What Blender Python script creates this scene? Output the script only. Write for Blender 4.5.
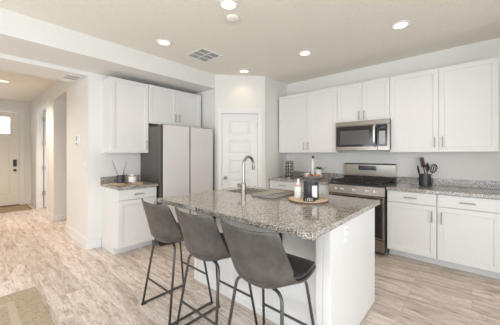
import bpy, bmesh, math, random
from mathutils import Vector, Matrix
random.seed(4)
S = bpy.context.scene
for o in list(bpy.data.objects): bpy.data.objects.remove(o)
COL = S.collection
PI = math.pi

# ------------------------------------------------------------------ camera
cam = bpy.data.cameras.new('camera'); camo = bpy.data.objects.new('camera', cam); COL.objects.link(camo)
camo.location = (0, 0, 1.335); camo.rotation_euler = (PI/2, 0, 0.7268)
cam.sensor_width = 36; cam.lens = 36*249.6/500; cam.shift_y = -8.1/500
cam.clip_start = .05
S.camera = camo

# ------------------------------------------------------------------ world, exposure
w = bpy.data.worlds.new('world'); S.world = w; w.use_nodes = True
bg = w.node_tree.nodes['Background']
bg.inputs[0].default_value = (.86, .93, 1, 1); bg.inputs[1].default_value = 2.2
S.view_settings.view_transform = 'Standard'; S.view_settings.look = 'None'
S.view_settings.gamma = 1; S.view_settings.use_curve_mapping = False
S.view_settings.exposure = 0.03

# ------------------------------------------------------------------ daylight through the windows
def area(name, loc, rot, sx, sy, power, col):
    l = bpy.data.lights.new(name, 'AREA'); l.shape = 'RECTANGLE'; l.size = sx; l.size_y = sy
    l.energy = power; l.color = col
    o = bpy.data.objects.new(name, l); o.location = loc; o.rotation_euler = rot; COL.objects.link(o); return o
DAY = (.88, .94, 1)
area('daylight_east', (2.42, -.1, 1.25), (0, PI/2, 0), 2.1, 3.2, 82, DAY)          # big window, right wall
area('daylight_south', (-.9, -2.62, 1.02), (-PI/2, 0, PI), 4.6, 1.95, 72, DAY)       # sliding doors behind
WARM = (1, .77, .53)

# ------------------------------------------------------------------ materials
def nodes(name):
    m = bpy.data.materials.new(name); m.use_nodes = True
    nt = m.node_tree; return m, nt, nt.nodes['Principled BSDF']
def N(nt, t, **kw):
    n = nt.nodes.new(t)
    for k, v in kw.items():
        if k.startswith('i_'): n.inputs[k[2:].replace('_', ' ')].default_value = v
        else: setattr(n, k, v)
    return n
def ramp(nt, stops, interp='LINEAR'):
    n = nt.nodes.new('ShaderNodeValToRGB'); cr = n.color_ramp; cr.interpolation = interp
    while len(cr.elements) > 1: cr.elements.remove(cr.elements[-1])
    cr.elements[0].position = stops[0][0]; cr.elements[0].color = (*stops[0][1], 1)
    for p, c in stops[1:]:
        e = cr.elements.new(p); e.color = (*c, 1)
    return n
def mat(name, col, rough=.5, metal=0, noise=0, nscale=30, bump=0, bscale=200, coat=0, emit=None, estr=1, trans=0, ior=1.45, spec=None):
    m, nt, b = nodes(name)
    b.inputs['Base Color'].default_value = (*col, 1); b.inputs['Roughness'].default_value = rough
    b.inputs['Metallic'].default_value = metal; b.inputs['Coat Weight'].default_value = coat
    b.inputs['Coat Roughness'].default_value = .05
    if spec is not None: b.inputs['Specular IOR Level'].default_value = spec
    b.inputs['Transmission Weight'].default_value = trans; b.inputs['IOR'].default_value = ior
    tc = N(nt, 'ShaderNodeTexCoord')
    nz = N(nt, 'ShaderNodeTexNoise'); nz.inputs['Scale'].default_value = nscale; nz.inputs['Detail'].default_value = 4
    nt.links.new(tc.outputs['Object'], nz.inputs['Vector'])
    k = max(noise, .012)
    r = ramp(nt, [(.25, tuple(c*(1-k) for c in col)), (.75, tuple(min(1, c*(1+k)) for c in col))])
    nt.links.new(nz.outputs['Fac'], r.inputs[0]); nt.links.new(r.outputs[0], b.inputs['Base Color'])
    if bump:
        n2 = N(nt, 'ShaderNodeTexNoise'); n2.inputs['Scale'].default_value = bscale; n2.inputs['Detail'].default_value = 3
        nt.links.new(tc.outputs['Object'], n2.inputs['Vector'])
        bp = N(nt, 'ShaderNodeBump'); bp.inputs['Strength'].default_value = bump; bp.inputs['Distance'].default_value = .004
        nt.links.new(n2.outputs['Fac'], bp.inputs['Height']); nt.links.new(bp.outputs[0], b.inputs['Normal'])
    if emit:
        b.inputs['Emission Color'].default_value = (*emit, 1); b.inputs['Emission Strength'].default_value = estr
    return m
M = {}
M['wall'] = mat('wall_paint', (.78, .765, .73), .75, bump=.15, bscale=160)
M['ceiling'] = mat('ceiling_paint', (.84, .80, .715), .9, noise=.04, nscale=45, bump=.6, bscale=70)
M['trim'] = mat('trim_paint', (.80, .79, .775), .4)
M['cab'] = mat('cabinet_paint', (.755, .745, .725), .38)
M['cabin'] = mat('cabinet_wood_edge', (.45, .33, .2), .6)
M['door'] = mat('door_paint', (.79, .78, .765), .4)
M['frontdoor'] = mat('front_door_paint', (.82, .78, .70), .45)
M['nickel'] = mat('brushed_nickel', (.62, .59, .55), .3, 1)
M['pull'] = mat('cabinet_pull_nickel', (.36, .32, .28), .32, 1)
M['faucet'] = mat('faucet_nickel', (.40, .37, .33), .28, 1)
M['steel'] = mat('stainless_steel', (.32, .285, .25), .25, 1, noise=.04, nscale=8)
M['steel_dark'] = mat('fridge_side_steel', (.13, .12, .112), .38, .4, noise=.08, nscale=3)
M['fridge_panel'] = mat('fridge_glass_panel', (.66, .635, .62), .1, coat=.6)
M['black_gloss'] = mat('black_glass', (.018, .017, .018), .06, coat=.4)
M['black'] = mat('black_enamel', (.03, .03, .03), .4)
M['iron'] = mat('cast_iron', (.035, .03, .028), .55, noise=.2)
M['frame'] = mat('gunmetal_tube', (.105, .10, .095), .38, .75)
M['rubber'] = mat('rubber', (.03, .03, .03), .8)
M['white_plastic'] = mat('white_plastic', (.82, .82, .8), .35)
M['grey_plastic'] = mat('grey_plastic', (.42, .43, .43), .4)
M['ceramic'] = mat('white_ceramic', (.85, .85, .83), .2)
M['black_ceramic'] = mat('black_ceramic', (.04, .04, .045), .3)
M['wood'] = mat('acacia_wood', (.60, .42, .27), .5, noise=.25, nscale=14)
M['lightwood'] = mat('light_wood', (.72, .55, .38), .55, noise=.15, nscale=18)
M['darkwood'] = mat('dark_wood', (.16, .10, .065), .5, noise=.2, nscale=20)
M['twig'] = mat('twig', (.14, .09, .07), .8, noise=.3, nscale=60)
M['leaf'] = mat('leaf_green', (.09, .22, .06), .5, noise=.3, nscale=40)
M['amber'] = mat('amber_fruit', (.62, .26, .06), .4, noise=.3, nscale=30)
M['berry'] = mat('berry_red', (.35, .05, .05), .4)
M['purple'] = mat('dried_purple', (.28, .10, .22), .7)
M['pink'] = mat('copper_pink', (.62, .38, .32), .35)
M['label'] = mat('paper_label', (.80, .80, .80), .6)
M['screen'] = mat('oven_display', (.05, .06, .08), .1, emit=(.3, .45, .6), estr=.10)
M['handle_steel'] = mat('polished_steel', (.72, .70, .68), .3, .8)
M['void'] = mat('register_shadow', (.30, .29, .27), .9)
M['lamp'] = mat('lamp_diffuser', (1, .9, .75), .5, emit=(1, .82, .58), estr=1.5)
M['daypane'] = mat('door_lite_daylight', (.9, .95, 1), .3, emit=(.93, .97, 1), estr=3)
M['tin'] = mat('spice_tin_glass', (.10, .07, .055), .15, coat=.5)
M['shoe'] = mat('shoe_moulding_wood', (.52, .44, .37), .5)

def leather(name, c0, c1, rough):
    m, nt, b = nodes(name)
    tc = N(nt, 'ShaderNodeTexCoord')
    a = N(nt, 'ShaderNodeTexNoise'); a.inputs['Scale'].default_value = 9; a.inputs['Detail'].default_value = 8; a.inputs['Roughness'].default_value = .65
    nt.links.new(tc.outputs['Object'], a.inputs['Vector'])
    r = ramp(nt, [(.3, c0), (.7, c1)]); nt.links.new(a.outputs['Fac'], r.inputs[0]); nt.links.new(r.outputs[0], b.inputs['Base Color'])
    v = N(nt, 'ShaderNodeTexVoronoi'); v.inputs['Scale'].default_value = 260; nt.links.new(tc.outputs['Object'], v.inputs['Vector'])
    bp = N(nt, 'ShaderNodeBump'); bp.inputs['Strength'].default_value = .25; bp.inputs['Distance'].default_value = .002
    nt.links.new(v.outputs['Distance'], bp.inputs['Height']); nt.links.new(bp.outputs[0], b.inputs['Normal'])
    b.inputs['Roughness'].default_value = rough
    return m
M['leather'] = leather('taupe_leather', (.045, .040, .036), (.110, .099, .089), .4)
M['leather_dark'] = leather('charcoal_leather', (.035, .035, .036), (.065, .064, .063), .4)

def granite():
    m, nt, b = nodes('speckled_granite')
    tc = N(nt, 'ShaderNodeTexCoord')
    v = N(nt, 'ShaderNodeTexVoronoi'); v.inputs['Scale'].default_value = 210; nt.links.new(tc.outputs['Object'], v.inputs['Vector'])
    sep = N(nt, 'ShaderNodeSeparateColor'); nt.links.new(v.outputs['Color'], sep.inputs[0])
    n1 = N(nt, 'ShaderNodeTexNoise'); n1.inputs['Scale'].default_value = 22; n1.inputs['Detail'].default_value = 5; nt.links.new(tc.outputs['Object'], n1.inputs['Vector'])
    mx = N(nt, 'ShaderNodeMath', operation='MULTIPLY_ADD'); mx.inputs[1].default_value = .55
    nt.links.new(n1.outputs['Fac'], mx.inputs[0]); mx.inputs[2].default_value = -.26
    ad = N(nt, 'ShaderNodeMath', operation='ADD'); nt.links.new(sep.outputs[0], ad.inputs[0]); nt.links.new(mx.outputs[0], ad.inputs[1])
    r = ramp(nt, [(0, (.025, .023, .022)), (.13, (.11, .10, .095)), (.26, (.24, .205, .17)), (.42, (.37, .33, .285)), (.62, (.50, .46, .41)), (.86, (.68, .65, .61))], 'CONSTANT')
    nt.links.new(ad.outputs[0], r.inputs[0]); nt.links.new(r.outputs[0], b.inputs['Base Color'])
    b.inputs['Roughness'].default_value = .06; b.inputs['IOR'].default_value = 1.55
    return m
M['granite'] = granite()

def planks():
    m, nt, b = nodes('whitewashed_plank_floor')
    tc = N(nt, 'ShaderNodeTexCoord')
    br = N(nt, 'ShaderNodeTexBrick'); br.offset = .37; br.offset_frequency = 2
    for k, v in (('Scale', 1), ('Mortar Size', .0016), ('Mortar Smooth', .2), ('Bias', 0), ('Brick Width', 1.22), ('Row Height', .152)): br.inputs[k].default_value = v
    br.inputs['Color1'].default_value = (0, 0, 0, 1); br.inputs['Color2'].default_value = (1, 1, 1, 1); br.inputs['Mortar'].default_value = (.5, .5, .5, 1)
    nt.links.new(tc.outputs['Object'], br.inputs['Vector'])
    # shift the grain plank by plank
    off = N(nt, 'ShaderNodeVectorMath', operation='MULTIPLY'); off.inputs[1].default_value = (7.3, 3.1, 0); nt.links.new(br.outputs['Color'], off.inputs[0])
    add = N(nt, 'ShaderNodeVectorMath', operation='ADD'); nt.links.new(tc.outputs['Object'], add.inputs[0]); nt.links.new(off.outputs[0], add.inputs[1])
    def streak(sx, sy, sc, det, dist=0):
        mp = N(nt, 'ShaderNodeMapping'); mp.inputs['Scale'].default_value = (sx, sy, 1); nt.links.new(add.outputs[0], mp.inputs[0])
        n = N(nt, 'ShaderNodeTexNoise'); n.inputs['Scale'].default_value = sc; n.inputs['Detail'].default_value = det; n.inputs['Roughness'].default_value = .74; n.inputs['Distortion'].default_value = dist
        nt.links.new(mp.outputs[0], n.inputs['Vector']); return n
    a = streak(.8, 5.2, 3.4, 9, .7)
    r1 = ramp(nt, [(.33, (.33, .24, .185)), (.41, (.52, .41, .34)), (.48, (.66, .555, .49)), (.56, (.74, .66, .60)), (.66, (.82, .76, .71))]); nt.links.new(a.outputs['Fac'], r1.inputs[0])
    c = streak(1, 8, 13, 6)
    r2 = ramp(nt, [(.36, (.50, .46, .44)), (.46, (1, 1, 1)), (.68, (1.12, 1.12, 1.12))]); nt.links.new(c.outputs['Fac'], r2.inputs[0])
    mul = N(nt, 'ShaderNodeMix', data_type='RGBA', blend_type='MULTIPLY'); mul.inputs[0].default_value = 1
    nt.links.new(r1.outputs[0], mul.inputs[6]); nt.links.new(r2.outputs[0], mul.inputs[7])
    tint = ramp(nt, [(0, (.86, .84, .83)), (.5, (1, .99, .98)), (1, (1.08, 1.08, 1.09))]); nt.links.new(br.outputs['Color'], tint.inputs[0])
    m2 = N(nt, 'ShaderNodeMix', data_type='RGBA', blend_type='MULTIPLY'); m2.inputs[0].default_value = 1
    nt.links.new(mul.outputs[2], m2.inputs[6]); nt.links.new(tint.outputs[0], m2.inputs[7])
    gap = N(nt, 'ShaderNodeMix', data_type='RGBA'); gap.inputs[7].default_value = (.22, .16, .12, 1)
    gm = N(nt, 'ShaderNodeMath', operation='MULTIPLY'); gm.inputs[1].default_value = .6; nt.links.new(br.outputs['Fac'], gm.inputs[0])
    nt.links.new(gm.outputs[0], gap.inputs[0]); nt.links.new(m2.outputs[2], gap.inputs[6]); nt.links.new(gap.outputs[2], b.inputs['Base Color'])
    b.inputs['Roughness'].default_value = .36
    bp = N(nt, 'ShaderNodeBump'); bp.inputs['Strength'].default_value = .12; bp.inputs['Distance'].default_value = .003
    nt.links.new(c.outputs['Fac'], bp.inputs['Height']); nt.links.new(bp.outputs[0], b.inputs['Normal'])
    return m
M['floor'] = planks()

def weave(name, c0, c1, sc=170):
    m, nt, b = nodes(name)
    tc = N(nt, 'ShaderNodeTexCoord')
    n = N(nt, 'ShaderNodeTexNoise'); n.inputs['Scale'].default_value = sc*.4; n.inputs['Detail'].default_value = 4; nt.links.new(tc.outputs['Object'], n.inputs['Vector'])
    w1 = N(nt, 'ShaderNodeTexWave', bands_direction='X'); w1.inputs['Scale'].default_value = sc*.25; w1.inputs['Distortion'].default_value = 2; nt.links.new(tc.outputs['Object'], w1.inputs['Vector'])
    mx = N(nt, 'ShaderNodeMath', operation='MULTIPLY_ADD'); nt.links.new(w1.outputs['Fac'], mx.inputs[0]); mx.inputs[1].default_value = .35; nt.links.new(n.outputs['Fac'], mx.inputs[2])
    r = ramp(nt, [(.35, c0), (.85, c1)]); nt.links.new(mx.outputs[0], r.inputs[0]); nt.links.new(r.outputs[0], b.inputs['Base Color'])
    bp = N(nt, 'ShaderNodeBump'); bp.inputs['Strength'].default_value = .6; bp.inputs['Distance'].default_value = .004
    nt.links.new(mx.outputs[0], bp.inputs['Height']); nt.links.new(bp.outputs[0], b.inputs['Normal'])
    b.inputs['Roughness'].default_value = .95; return m
M['jute'] = weave('jute_weave', (.30, .23, .155), (.54, .44, .32))
M['jute_light'] = weave('jute_stripe', (.40, .33, .24), (.62, .53, .41))
M['mat'] = weave('doormat_coir', (.26, .19, .11), (.44, .34, .21))
M['towel'] = weave('dish_towel', (.30, .28, .25), (.44, .41, .37))
M['towel_dark'] = mat('towel_dark', (.14, .14, .15), .9)

# ------------------------------------------------------------------ mesh helpers
def link(name, bm, m, parent=None, bevel=0, seg=1, smooth=False, loc=None, rotz=0):
    me = bpy.data.meshes.new(name); bmesh.ops.recalc_face_normals(bm, faces=bm.faces); bm.to_mesh(me); bm.free()
    o = bpy.data.objects.new(name, me); COL.objects.link(o); me.materials.append(m)
    if parent: o.parent = parent
    if loc: o.location = loc
    if rotz: o.rotation_euler.z = rotz
    if smooth:
        for p in me.polygons: p.use_smooth = True
        if smooth != 'full':
            me.set_sharp_from_angle(angle=math.radians(40))
    if bevel:
        b = o.modifiers.new('bevel', 'BEVEL'); b.width = bevel; b.segments = seg; b.limit_method = 'ANGLE'; b.angle_limit = math.radians(50)
    return o
def B(): return bmesh.new()
def box(bm, x0, x1, y0, y1, z0, z1):
    vs = [bm.verts.new((x, y, z)) for x in (x0, x1) for y in (y0, y1) for z in (z0, z1)]
    for f in ((0,1,3,2),(4,6,7,5),(0,4,5,1),(2,3,7,6),(0,2,6,4),(1,5,7,3)): bm.faces.new([vs[i] for i in f])
    return vs
def prism(bm, pts, z0, z1):
    a = [bm.verts.new((x, y, z0)) for x, y in pts]; b = [bm.verts.new((x, y, z1)) for x, y in pts]; n = len(pts)
    bm.faces.new(a[::-1]); bm.faces.new(b)
    for i in range(n): bm.faces.new([a[i], a[(i+1) % n], b[(i+1) % n], b[i]])
def lathe(bm, prof, seg=32, c=(0, 0, 0), axis='Z', cap=True):
    rings = []
    for r, z in prof:
        ring = []
        for i in range(seg):
            t = 2*PI*i/seg; x, y = r*math.cos(t), r*math.sin(t)
            p = {'Z': (x, y, z), 'Y': (x, z, y), 'X': (z, x, y)}[axis]
            ring.append(bm.verts.new((p[0]+c[0], p[1]+c[1], p[2]+c[2])))
        rings.append(ring)
    for a, b in zip(rings, rings[1:]):
        for i in range(seg): bm.faces.new([a[i], a[(i+1) % seg], b[(i+1) % seg], b[i]])
    if cap:
        bm.faces.new(rings[0][::-1]); bm.faces.new(rings[-1])
def tube(bm, pts, r, seg=10, closed=False):
    pts = [Vector(p) for p in pts]; n = len(pts); rings = []
    up = None
    for i, p in enumerate(pts):
        if closed: d = (pts[(i+1) % n]-pts[i-1]).normalized()
        else: d = (pts[min(i+1, n-1)]-pts[max(i-1, 0)]).normalized()
        if up is None: up = d.orthogonal().normalized()
        else: up = (up - d*up.dot(d)).normalized()
        s = d.cross(up); rr = r[i] if isinstance(r, (list, tuple)) else r
        rings.append([bm.verts.new(p + (up*math.cos(2*PI*k/seg)+s*math.sin(2*PI*k/seg))*rr) for k in range(seg)])
    rng = range(n) if closed else range(n-1)
    for i in rng:
        a, b = rings[i], rings[(i+1) % n]
        for k in range(seg): bm.faces.new([a[k], a[(k+1) % seg], b[(k+1) % seg], b[k]])
    if not closed:
        bm.faces.new(rings[0][::-1]); bm.faces.new(rings[-1])
def fillet(pts, r, n=5):
    pts = [Vector(p) for p in pts]; out = [pts[0]]
    for a, b, c in zip(pts, pts[1:], pts[2:]):
        d1 = (a-b); d2 = (c-b); q = min(r, d1.length*.48, d2.length*.48)
        p0 = b+d1.normalized()*q; p1 = b+d2.normalized()*q
        for i in range(n+1):
            t = i/n; out.append(p0*(1-t)**2+b*2*t*(1-t)+p1*t*t)
    out.append(pts[-1]); return out
def shaker(bm, x0, x1, z0, z1, yb, yf, rail=.057, rec=.010, top=None):
    # door slab whose front (at yf, facing -y) carries one recessed panel
    vs = box(bm, x0, x1, yf, yb, z0, z1)
    bm.normal_update(); bmesh.ops.recalc_face_normals(bm, faces=bm.faces); bm.faces.ensure_lookup_table()
    f = [q for q in bm.faces if all(v in vs for v in q.verts) and all(abs(v.co.y-yf) < 1e-6 for v in q.verts)][0]
    recess(bm, f, rail, rec)
def recess(bm, f, rail, rec):
    bmesh.ops.inset_region(bm, faces=[f], thickness=rail, depth=0, use_even_offset=True)
    bmesh.ops.inset_region(bm, faces=[f], thickness=.002, depth=0, use_even_offset=True)
    n = f.normal.copy(); f.normal_update(); n = f.normal.copy()
    for v in f.verts: v.co += Vector((0, rec, 0))

def tag(o, label, cat, group=None, kind=None):
    if label: o['label'] = label
    if cat: o['category'] = cat
    if group: o['group'] = group
    if kind: o['kind'] = kind
    return o
def thing(name, label, cat, loc=(0, 0, 0), rotz=0, group=None):
    o = bpy.data.objects.new(name, None); COL.objects.link(o); o.empty_display_size = .05
    o.location = loc; o.rotation_euler.z = rotz; return tag(o, label, cat, group)
def struct(name, bm, m, **kw):
    o = link(name, bm, m, **kw); o['kind'] = 'structure'; return o
def copy_thing(root, loc, rotz=None, label=None, group=None):
    def rec(o, p):
        c = o.copy(); COL.objects.link(c)
        if p: c.parent = p
        for ch in o.children: rec(ch, c)
        return c
    r = rec(root, None); r.location = loc
    if rotz is not None: r.rotation_euler.z = rotz
    if label: r['label'] = label
    if group: r['group'] = group
    return r

# ------------------------------------------------------------------ THE SHELL
H = 2.74; YW = 4.24; XW = -4.03; XP = -2.77; XS = -3.375; ZS = 2.493; HY = 1.11; HF = -8.95; XE = 2.3; YSO = -2.5
b = B(); box(b, -9.1, 2.45, -2.65, 4.4, -.1, 0); struct('floor', b, M['floor'])
b = B(); box(b, -9.1, 2.45, -2.65, 4.4, H, H+.1); struct('ceiling', b, M['ceiling'])
b = B(); box(b, XP-.12, 2.42, YW, YW+.12, 0, H); struct('wall_north', b, M['wall'])
# pantry: side wall and diagonal wall with the door opening
b = B(); box(b, XP-.12, XP, 3.55, YW, 0, H); struct('wall_pantry_side', b, M['wall'])
A0 = Vector((XS, 2.87)); A1 = Vector((XP, 3.53)); DL = (A1-A0).length; dang = math.atan2((A1-A0).y, (A1-A0).x)
DT0, DT1, DTOP = .115, .755, 2.06         # door opening along the diagonal
b = B(); box(b, 0, DT0, 0, .11, 0, H); box(b, DT1, DL, 0, .11, 0, H); box(b, DT0, DT1, 0, .11, DTOP, H)
struct('wall_pantry_diagonal', b, M['wall'], loc=(A0.x, A0.y, 0), rotz=dang)
# alcove return beside the fridge, soffit, west wall, hall header
b = B(); box(b, XW, XS, 2.87, 2.98, 0, H); struct('wall_alcove_return', b, M['wall'])
b = B(); box(b, XW, XS, YSO, 2.87, ZS, H); struct('ceiling_soffit', b, M['wall'])
b = B(); box(b, XW-.12, XW, HY, 2.98, 0, ZS); struct('wall_west', b, M['wall'])
b = B(); box(b, -4.59, XW, -.55, HY, 2.44, H); struct('ceiling_header', b, M['wall'])
b = B(); box(b, XW-.12, XW, YSO, -.55, 0, ZS); struct('wall_living_west', b, M['wall'])
# hall: north wall with two openings, front wall with the door, south wall
b = B(); box(b, -5.2, XW-.12, HY, HY+.12, 0, H); box(b, -6.2, -5.2, HY, HY+.12, 2.425, H)
box(b, -6.76, -6.2, HY, HY+.12, 0, H); box(b, -8.02, -6.76, HY, HY+.12, 2.44, H); box(b, HF-.1, -8.02, HY, HY+.12, 0, H)
struct('wall_hall_north', b, M['wall'])
b = B(); box(b, -9.07, HF, -.67, .0-.1, 0, H); box(b, -9.07, HF, .885, HY+.12, 0, H); box(b, -9.07, HF, -.1, .885, 2.44, H); struct('wall_hall_front', b, M['wall'])
b = B(); box(b, -9.07, XW-.12, -.67, -.55, 0, H); struct('wall_hall_south', b, M['wall'])
# side passage behind the first opening, closet behind the second
b = B(); box(b, -6.32, -6.2, HY+.12, 2.9, 0, H); box(b, -5.2, -5.08, HY+.12, 2.9, 0, H); box(b, -6.32, -5.08, 2.9, 3.0, 0, H); struct('wall_passage', b, M['wall'])
b = B(); box(b, -6.2, -5.2, HY+.12, 2.9, 2.425, 2.5); struct('ceiling_passage', b, M['wall'])
b = B(); box(b, -8.35, -8.25, HY+.12, 2.6, 0, H); box(b, -6.76, -6.66, HY+.12, 2.6, 0, H); box(b, -8.35, -6.66, 2.6, 2.7, 0, H); struct('wall_side_room', b, M['wall'])
area('daylight_side_room', (-7.4, 2.58, 1.5), (-PI/2, 0, 0), 1.1, 1.4, 14, DAY)
# right wall with window, wall behind with sliding doors
b = B(); box(b, XE, XE+.12, YSO, -1.7, 0, H); box(b, XE, XE+.12, 1.5, YW, 0, H); box(b, XE, XE+.12, -1.7, 1.5, 0, .2); box(b, XE, XE+.12, -1.7, 1.5, 2.3, H); struct('wall_east', b, M['wall'])
b = B(); box(b, .842, .962, 2.9, YW, 0, H); struct('wall_light_blocker', b, M['wall'])  # unseen stub wall added to shade the right wall cabinets from east daylight
b = B(); box(b, XW-.12, -3.2, YSO-.12, YSO, 0, H); box(b, 1.4, XE+.12, YSO-.12, YSO, 0, H); box(b, -3.2, 1.4, YSO-.12, YSO, 2.25, H); struct('wall_south', b, M['wall'])
def window(name, x0, x1, z0, z1, n, loc, rotz):
    b = B(); t = .05
    box(b, x0, x1, 0, .06, z0, z0+t); box(b, x0, x1, 0, .06, z1-t, z1)
    for i in range(n+1):
        x = x0+(x1-x0)*i/n; box(b, max(x0, x-t/2), min(x1, x+t/2), 0, .06, z0+t, z1-t)
    struct(name, b, M['trim'], loc=loc, rotz=rotz)
window('window_1', -1.7, 1.5, .2, 2.3, 3, (XE+.05, 0, 0), PI/2)
window('window_2', -3.2, 1.4, 0.0, 2.25, 3, (0, YSO-.1, 0), 0)

# baseboards
BH, BT = .13, .014
b = B(); box(b, -5.2-BT, XW+BT, HY-BT, HY, 0, BH); box(b, -5.2-BT, -5.2, HY, HY+.13, 0, BH); box(b, XW, XW+BT, HY, 1.272, 0, BH); struct('baseboard_hall_corner', b, M['trim'])
b = B(); box(b, -6.69, -6.2+BT, HY-BT, HY, 0, BH); box(b, -6.2, -6.2+BT, HY, 2.9, 0, BH); struct('baseboard_hall_middle', b, M['trim'], bevel=.004)
b = B(); box(b, HF, -8.1, HY-BT, HY, 0, BH); box(b, HF, HF+BT, .975, HY-BT, 0, BH); struct('baseboard_hall_end', b, M['trim'], bevel=.004)
b = B(); box(b, XP, XP+BT, 3.55, 3.61, 0, BH); struct('baseboard_pantry', b, M['trim'])

# ------------------------------------------------------------------ doors
def knob(bm, c, n=-1):   # round knob poking towards -y
    lathe(bm, [(.032, 0), (.032, -.006), (.012, -.012), (.011, -.035), (.027, -.045), (.029, -.058), (.020, -.068), (.001, -.070)], 20, c, 'Y')
def panel_door(parent, w, h, rows, m, name='door_leaf', th=.04, gap=.0):
    b = B(); st = .10
    vs = box(b, gap, w-gap, 0, th, .008, h-.004)
    # cut the front into a grid of recessed panels
    for (x0, x1, z0, z1) in rows:
        for d, (a0, a1, c0, c1) in enumerate(((x0, x1, z0, z1),)):
            # sunk moulding ring + raised field drawn as geometry in front of the slab
            pass
    bmesh.ops.delete(b, geom=[f for f in b.faces if all(abs(v.co.y) < 1e-6 for v in f.verts)], context='FACES_ONLY')
    xs = sorted({gap, w-gap, *[r[0] for r in rows], *[r[1] for r in rows]}); zs = sorted({.008, h-.004, *[r[2] for r in rows], *[r[3] for r in rows]})
    V = {}
    def vv(x, z, y=0):
        k = (round(x, 5), round(z, 5), round(y, 5))
        if k not in V: V[k] = b.verts.new((x, y, z))
        return V[k]
    for i in range(len(xs)-1):
        for j in range(len(zs)-1):
            x0, x1, z0, z1 = xs[i], xs[i+1], zs[j], zs[j+1]
            r = [q for q in rows if q[0]-1e-6 <= x0 and x1 <= q[1]+1e-6 and q[2]-1e-6 <= z0 and z1 <= q[3]+1e-6]
            if not r: b.faces.new([vv(x0, z0), vv(x1, z0), vv(x1, z1), vv(x0, z1)]); continue
            rings = [(0, 0), (.012, .011), (.03, .011), (.045, .003)]
            for (i0, y0), (i1, y1) in zip(rings, rings[1:]):
                P = [(x0+i0, z0+i0), (x1-i0, z0+i0), (x1-i0, z1-i0), (x0+i0, z1-i0)]; Q = [(x0+i1, z0+i1), (x1-i1, z0+i1), (x1-i1, z1-i1), (x0+i1, z1-i1)]
                for k in range(4):
                    k2 = (k+1) % 4; b.faces.new([vv(*P[k], y0), vv(*P[k2], y0), vv(*Q[k2], y1), vv(*Q[k], y1)])
            b.faces.new([vv(*q, .003) for q in Q])
    bmesh.ops.remove_doubles(b, verts=b.verts, dist=1e-5)
    return link(name, b, m, parent)
# pantry door (structure)
d = thing('door_3', None, None, (A0.x, A0.y, 0), dang); d['kind'] = 'structure'
pw = DT1-DT0-.01
leaf = panel_door(d, pw, DTOP-.006, [(.125, pw-.125, 1.93-.348*k-.25, 1.93-.348*k) for k in range(5)], M['door']); leaf.location = (DT0+.005, .012, 0)
b = B(); knob(b, (0, 0, 0)); link('door_knob', b, M['pull'], leaf, smooth=True, loc=(.062, 0, .924))
for z in (1.86, 1.05, .25):
    b = B(); lathe(b, [(.007, -.045), (.007, .045)], 10); link('hinge', b, M['nickel'], leaf, loc=(pw+.001, -.006, z))
b = B(); cw = .075
box(b, DT0-cw, DT0, -.018, 0, 0, DTOP); box(b, DT1, DT1+cw, -.018, 0, 0, DTOP); box(b, DT0-cw-.012, DT1+cw+.012, -.022, 0, DTOP, DTOP+.085)
box(b, DT0-.0, DT0+.004, 0, .11, 0, DTOP); box(b, DT1-.004, DT1, 0, .11, 0, DTOP)
struct('trim_1', b, M['trim'], bevel=.002, loc=(A0.x, A0.y, 0), rotz=dang)
# front door, faces +x at the end of the hall
d = thing('door_1', None, None, (HF, -.1, 0), PI/2); d['kind'] = 'structure'
fw = .985
leaf = panel_door(d, fw, 2.435, [(.16, .82, .28, 1.72)], M['frontdoor']); leaf.location = (0, .02, 0)
b = B()
for (x0, x1, z0, z1) in ((.16, .185, 1.85, 2.32), (.80, .825, 1.85, 2.32), (.185, .80, 1.85, 1.875), (.185, .80, 2.295, 2.32), (.38, .40, 1.875, 2.295), (.585, .605, 1.875, 2.295), (.185, .80, 2.075, 2.095)): box(b, x0, x1, -.012, .004, z0, z1)
link('lite_frame', b, M['frontdoor'], leaf)
b = B(); box(b, .185, .80, -.004, -.001, 1.875, 2.295); link('window_pane', b, M['daypane'], leaf)
b = B(); box(b, -.035, .035, -.03, 0, -.09, .09); link('keypad_lock', b, M['black'], leaf, bevel=.008, seg=2, loc=(.895, 0, 1.11))
b = B(); knob(b, (0, 0, 0)); link('door_knob', b, M['black'], leaf, smooth=True, loc=(.895, 0, .92))
b = B(); box(b, .985, 1.075, -.018, 0, 0, 2.44); box(b, -.09, 0, -.018, 0, 0, 2.44); box(b, -.1, 1.085, -.022, 0, 2.44, 2.54); struct('trim_2', b, M['trim'], bevel=.002, loc=(HF, -.1, 0), rotz=PI/2)
b = B(); box(b, 0, .985, -.04, .02, 0, .02); struct('trim_3', b, M['darkwood'], loc=(HF, -.1, 0), rotz=PI/2)
# hall closet door, swung open into the closet
d = thing('door_2', None, None, (-8.0, HY+.13, 0), 0); d['kind'] = 'structure'
leaf = panel_door(d, .9, 2.42, [(.14, .76, .25, 1.0), (.14, .76, 1.15, 2.28)], M['door']); leaf.rotation_euler.z = math.radians(97); leaf.location = (0, .01, 0)
for z in (2.21, 1.61, 1.0, .37):
    b = B(); lathe(b, [(.011, -.05), (.011, .05)], 10); box(b, -.035, .03, -.004, .004, -.05, .05); link('hinge', b, M['nickel'], leaf, loc=(-.012, -.012, z))
b = B(); box(b, -8.02-.09, -8.02, HY-.018, HY, 0, 2.44); box(b, -6.76, -6.67, HY-.018, HY, 0, 2.44); box(b, -8.12, -6.66, HY-.022, HY, 2.44, 2.53)
box(b, -8.02, -8.005, HY, HY+.12, 0, 2.44); box(b, -6.775, -6.76, HY, HY+.12, 0, 2.44); box(b, -8.005, -6.775, HY, HY+.12, 2.425, 2.44); struct('trim_4', b, M['trim'], bevel=.002)

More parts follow.
